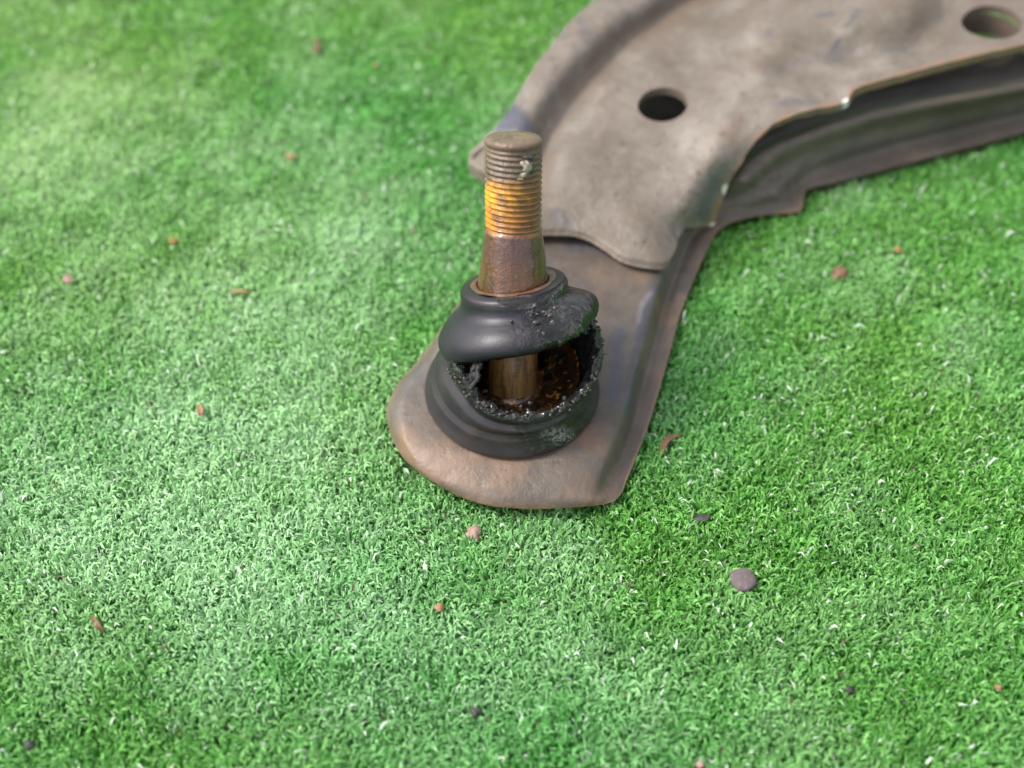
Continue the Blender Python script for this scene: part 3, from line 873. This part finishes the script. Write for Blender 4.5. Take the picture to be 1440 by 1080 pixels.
def up_def(th, i, r, l):
    r0, l0, k = up_prof[i]
    d = np.degrees(th) % 360
    ext = pchip([0, 40, 90, 140, 180, 205, 225, 250, 270, 300, 330, 360], [1.5, 4, 6, 6, 5.5, 4.6, 3.2, 1.4, 0.9, 0.7, 0.8, 1.5], d)
    l = l0 - ext * k
    torn = np.array([mnoise.fractal(Vector((math.cos(a) * 8 + 3, math.sin(a) * 8, i * 0.3)), 1.0, 2.0, 3) for a in th])
    edge = np.clip((k - 0.8) / 0.2, 0, 1)
    l = l + torn * 0.7 * edge
    rt = np.exp(-(((d - 345 + 180) % 360 - 180) / 36.0) ** 2)     # bulging greasy lobe at the right
    r = r + rt * 1.3 * np.sin(np.clip(k, 0, 1) * math.pi)
    l = l + rt * (2.6 * math.sin(min(k, 1) * math.pi) + 0.6 * k)
    lm = np.array([mnoise.fractal(Vector((math.cos(a) * 10 + 11, math.sin(a) * 10, float(l0) * 0.6)), 1.0, 2.0, 3) for a in th])
    greasy = np.clip(np.exp(-(((d - 322 + 180) % 360 - 180) / 30.0) ** 2) * (0.25 + k), 0, 1)
    left = np.exp(-(((d - 185 + 180) % 360 - 180) / 50.0) ** 2)
    r = r + left * 1.2 * np.clip(k * 1.6, 0, 1) + lm * 1.3 * greasy + torn * 0.7 * edge
    return r, l, np.zeros((len(th), 3))


def up_attr(V):
    px, py = proj(V.reshape(-1, 3)); px = px.reshape(V.shape[:2]); py = py.reshape(V.shape[:2])
    k = np.array([p[2] for p in up_prof])[:, None] * np.ones(V.shape[:2])
    i = np.arange(len(up_prof))[:, None] * np.ones(V.shape[:2])
    wet = np.where(i >= 19, 0.9, 0)
    th = np.linspace(0, 360, V.shape[1], endpoint=False)[None] * np.ones(V.shape[:2])
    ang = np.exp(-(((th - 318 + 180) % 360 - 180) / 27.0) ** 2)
    wet = np.maximum(wet, np.clip(ang * 1.25, 0, 1) * (i > 5))
    wet = np.maximum(wet, blob(px, py, 735, 424, 26, 6, 0.5) * 0.9)
    dust_or_sheen = np.where((i > 2) & (i < 8), 0.35, 0.08)
    pale = np.clip(ang * 1.1, 0, 1) * (i > 6) * (i < 24) * 0.6  # wet highlight on the right, painted faintly as pale flecks
    return np.stack([np.clip(wet, 0, 1), dust_or_sheen, pale], -1)


lathe('upper_boot', [(a, b) for a, b, _ in up_prof], COLC, AXB, 288, m_rubber, jt, up_def, attr=up_attr)
# oily rust ring squeezed out around the stud
lathe('rust_seal', [(r_col + 0.05, -0.6), (r_col + 0.15, 0.25), (r_col + 0.7, 0.5), (r_col + 1.25, 0.42), (r_col + 1.5, 0.1)], COLC, AXB, 72, m_seal, jt, cup_def)

# ---- grease blobs
cs = []
r_ = np.random.default_rng(21)
ub, vb, wb = frame(AXB)
for _ in range(45):      # on the right shoulder of the upper boot
    a = R(r_.normal(316, 17)); k = r_.uniform(0.0, 1)
    r0 = 13.1 + 4.6 * math.sin(k * 1.7); l0 = -3.6 - 6.4 * k
    cs.append((COLC + wb * l0 + r0 * (math.cos(a) * ub + math.sin(a) * vb), float(r_.uniform(0.25, 0.8))))
for _ in range(120):      # along the torn rim of the lower section
    a = R(r_.uniform(205, 385)); h = float(hrim(np.array([a]))[0])
    rr = 17.2 + r_.normal(0, 0.55) + max(0, math.cos(a)) * 1.9
    cs.append((BASE + np.array([rr * math.cos(a) + 1.0, rr * math.sin(a), h + r_.normal(0.0, 0.4)]), float(r_.uniform(0.15, 0.5))))
for _ in range(30):       # torn lower lip of the upper boot
    a = R(r_.uniform(270, 345))
    cs.append((COLC + wb * (-10.3 + r_.normal(0, .2)) + 16 * (math.cos(a) * ub + math.sin(a) * vb), float(r_.uniform(0.15, 0.45))))
for _ in range(14):      # inside, over the housing
    a = r_.uniform(0, 6.28); rr = r_.uniform(9.5, 15.5)
    cs.append((BASE + np.array([rr * math.cos(a), rr * math.sin(a), 5.3 + r_.normal(0, 0.5)]), float(r_.uniform(0.25, 0.9))))
gr = lumps('grease', cs, m_grease, jt, 6, sub=2, amp=0.45)
gr['kind'] = 'stuff'

# amber grease pooled at the front of the socket
m_amber = simple('amber_grease', (0.008, 0.007, 0.006), (0.045, 0.020, 0.006), 230, 0.05, 0.8, 0.0007, 0.0, 1.0, (0.34, 0.15, 0.025))


def pool_def(th, i, r, l):
    w = np.array([mnoise.fractal(Vector((math.cos(a) * 2.6 + 5, math.sin(a) * 2.6, i * 0.45)), 1.0, 2.0, 3) for a in th])
    return r * (1 + 0.03 * w), l + 1.1 * w, np.zeros((len(th), 3))


lathe('amber_grease', [(5.5, 3.6), (6.6, 2.9), (7.8, 2.6), (9.0, 2.8), (10.2, 3.2), (11.4, 3.6), (12.6, 4.2), (13.8, 5.2), (15.0, 6.4), (15.9, 8.0)], BASE, (0, 0, 1), 160, m_amber, jt, pool_def)


def torn_flap(p0, p1, width, bow, seed):
    n, m = 26, 9
    t = np.linspace(0, 1, n)[:, None]; f = np.linspace(-1, 1, m)[None]
    d = p1 - p0
    inw = (BASE + np.array([0, 0, 10.0])) - (p0 + p1) / 2; inw[2] = 0; inw /= np.linalg.norm(inw)
    side = np.cross(d, inw); side /= np.linalg.norm(side)
    wn = np.array([[mnoise.noise(Vector((tt_[0] * 5 + seed, sgn * 3, 0))) for sgn in f[0]] for tt_ in t])
    w = width / 2 * (0.55 + 0.45 * np.cos(t * math.pi) ** 2)
    G = p0 + d * t[..., None] + inw * (bow * np.sin(t * math.pi))[..., None] + side * (f * w + wn * width * 0.22)[..., None] + inw * (wn * 0.9)[..., None]
    V, F, C = thick_sheet(G, 0.9, np.stack([0.65 + 0 * wn, 0.3 + 0 * wn, 0.45 + 0 * wn], -1))
    mesh_from('torn_flap', V, F, m_rubber, jt, col=C)


def rim_pt(deg, rr=16.0, dz=-0.5):
    a = R(deg); return BASE + np.array([rr * math.cos(a), rr * math.sin(a), float(hrim(np.array([a]))[0]) + dz])


def lip_pt(deg, rr=15.6, l=-11.0):
    a = R(deg); return COLC + wb * l + rr * (math.cos(a) * ub + math.sin(a) * vb)


torn_flap(lip_pt(232), rim_pt(229), 4.2, 1.2, 1.0)
torn_flap(lip_pt(338, 16.5, -9.5), rim_pt(18, 18.6, 0.0), 5.0, 0.8, 4.0)

# ------------------------------------------------------------------ litter on the turf
def stone(name, px, py, wpx, hpx, mat, label, cat, z=7.5, flat=0.5, seed=1, amp=0.5):
    import bmesh
    c = P(px, py, z).ravel(); sc = ((c - CAM) @ FWD) / FPX
    bm = bmesh.new(); bmesh.ops.create_icosphere(bm, subdivisions=3, radius=1.0)
    for v in bm.verts:
        n = mnoise.noise(v.co * 1.2 + Vector((seed * 7.3, 0, 0))) + 0.4 * mnoise.noise(v.co * 3 + Vector((seed * 3.1, 2, 0)))
        v.co *= 1 + amp * n
        v.co.x *= wpx / 2 * sc * MM; v.co.y *= hpx / 2 * sc * 1.25 * MM; v.co.z *= min(wpx, hpx) / 2 * sc * flat * 1.6 * MM
    for f in bm.faces: f.smooth = True
    me = bpy.data.meshes.new(name); bm.to_mesh(me); bm.free()
    o = link(name, me, mat); o.location = Vector(c * MM); o.rotation_euler = (R(seed * 13 % 20 - 10), R(seed * 29 % 24 - 12), 0)
    return tag(o, label, cat)


def flake(name, pts, wpx, mat, label, cat, z=7.8, arch=0.8):
    """curled dry leaf or chip along a pixel polyline"""
    pts = np.array(pts, float); n = 12
    d = np.concatenate([[0], np.cumsum(np.hypot(*np.diff(pts, axis=0).T))]); d /= d[-1]
    t = np.linspace(0, 1, n)
    C = P(pchip(d, pts[:, 0], t), pchip(d, pts[:, 1], t), z + arch * np.sin(t * math.pi))
    tan = np.gradient(C, axis=0); tan /= np.linalg.norm(tan, axis=1, keepdims=True)
    side = np.cross(tan, [0, 0, 1.0]); side /= np.linalg.norm(side, axis=1, keepdims=True)
    w = wpx / 6.0 / 2 * np.sin(np.clip(t * 0.92 + 0.06, 0, 1) * math.pi) ** 0.6
    rows = []
    for f, dz in ((-1, 0.25), (-0.5, -0.05), (0, -0.15), (0.5, -0.02), (1, 0.35)):
        q = C + side * (f * w)[:, None]; q[:, 2] += dz * w
        rows.append(q)
    G = np.stack(rows, 1)
    V, F, _ = thick_sheet(G, 0.25, np.zeros(G.shape))
    c0 = C.mean(0)
    o = mesh_from(name, V, F, mat, origin=c0)
    return tag(o, label, cat)


m_grey = simple('grey_stone', (0.085, 0.065, 0.07), (0.13, 0.10, 0.10), 500, 0.8)
m_pink = simple('pink_stone', (0.30, 0.20, 0.155), (0.20, 0.12, 0.09), 450, 0.7)
m_tan = simple('tan_chip', (0.28, 0.17, 0.08), (0.2, 0.12, 0.06), 500, 0.7)
m_orange = simple('orange_leaf', (0.26, 0.14, 0.04), (0.2, 0.11, 0.03), 500, 0.7)
m_brown = simple('brown_leaf', (0.17, 0.09, 0.045), (0.11, 0.06, 0.03), 500, 0.7)
m_dark = simple('dark_grit', (0.022, 0.024, 0.020), (0.04, 0.042, 0.036), 700, 0.6)
m_white = simple('pale_chip', (0.62, 0.55, 0.55), (0.5, 0.42, 0.42), 500, 0.6)

stone('pebble', 1045, 815, 38, 32, m_grey, 'flat round grey-brown pebble on the turf, lower right of the steel arm', 'pebble', flat=0.35, seed=2, amp=0.12)
stone('pebble', 666, 750, 22, 17, m_pink, 'small pinkish stone on the turf just below the rounded end of the arm', 'pebble', seed=3)
stone('pebble', 617, 854, 16, 11, m_tan, 'tiny tan stone on the turf, below and left of the pinkish stone', 'pebble', seed=4)
stone('pebble', 1180, 385, 22, 18, m_brown, 'small brown crumb in the turf right of the arm below its notched flange', 'pebble', seed=5, z=7.5)
stone('pebble', 95, 393, 15, 13, m_pink, 'small pink pebble near the left edge of the turf, partly sunk', 'pebble', seed=6)
stone('pebble', 1195, 970, 13, 8, m_dark, 'tiny black grit crumb in the turf far below the notched flange', 'grit', seed=8)
stone('pebble', 42, 1048, 13, 12, m_dark, 'black grit crumb in the bottom left corner of the turf', 'grit', seed=9)
stone('pebble', 985, 729, 28, 11, m_dark, 'elongated dark crumb in the turf above the flat round pebble', 'grit', seed=10, z=7.2)
stone('pebble', 668, 1000, 15, 13, m_dark, 'black crumb in the turf near the middle of the bottom edge', 'grit', seed=11, z=7.2)
stone('pebble', 598, 797, 7, 12, m_white, 'tiny whitish speck between the pinkish stone and the tan stone', 'chip', seed=12)
stone('pebble', 985, 1076, 12, 9, m_pink, 'small pink crumb at the very bottom edge of the turf', 'pebble', seed=13)
flake('dry_leaf', [(930, 640), (935, 622), (945, 614), (960, 612)], 9, m_brown, 'curled reddish-brown dry leaf scrap right of the rounded arm end', 'dry leaf')
flake('dry_leaf', [(1256, 353), (1262, 350), (1270, 356)], 8, m_orange, 'tiny orange leaf crumb on the turf under the right part of the arm', 'dry leaf')
flake('dry_leaf', [(402, 214), (410, 221), (420, 219)], 9, m_tan, 'tan leaf scrap on the turf in the upper left part', 'dry leaf')
flake('dry_leaf', [(238, 334), (245, 340), (250, 335)], 8, m_orange, 'small orange leaf crumb left of the tan leaf scrap', 'dry leaf')
flake('dry_leaf', [(525, 92), (535, 91)], 8, m_orange, 'orange leaf crumb on the turf near the top, left of the arm', 'dry leaf')
flake('dry_leaf', [(443, 52), (446, 66), (442, 78)], 8, m_brown, 'brown leaf sliver on the turf near the top edge', 'dry leaf')
flake('dry_leaf', [(322, 411), (336, 409), (352, 411)], 6, m_tan, 'thin flat tan straw on the turf left of the rubber boot', 'straw')
flake('dry_leaf', [(280, 568), (283, 586)], 9, m_tan, 'short pale tan scrap standing in the turf left of the arm end', 'dry leaf')
flake('dry_leaf', [(130, 866), (136, 878), (146, 888)], 7, m_brown, 'thin brown grass scrap in the lower left of the turf', 'straw')
flake('dry_leaf', [(1400, 962), (1410, 972)], 8, m_tan, 'small tan scrap in the lower right corner of the turf', 'dry leaf')
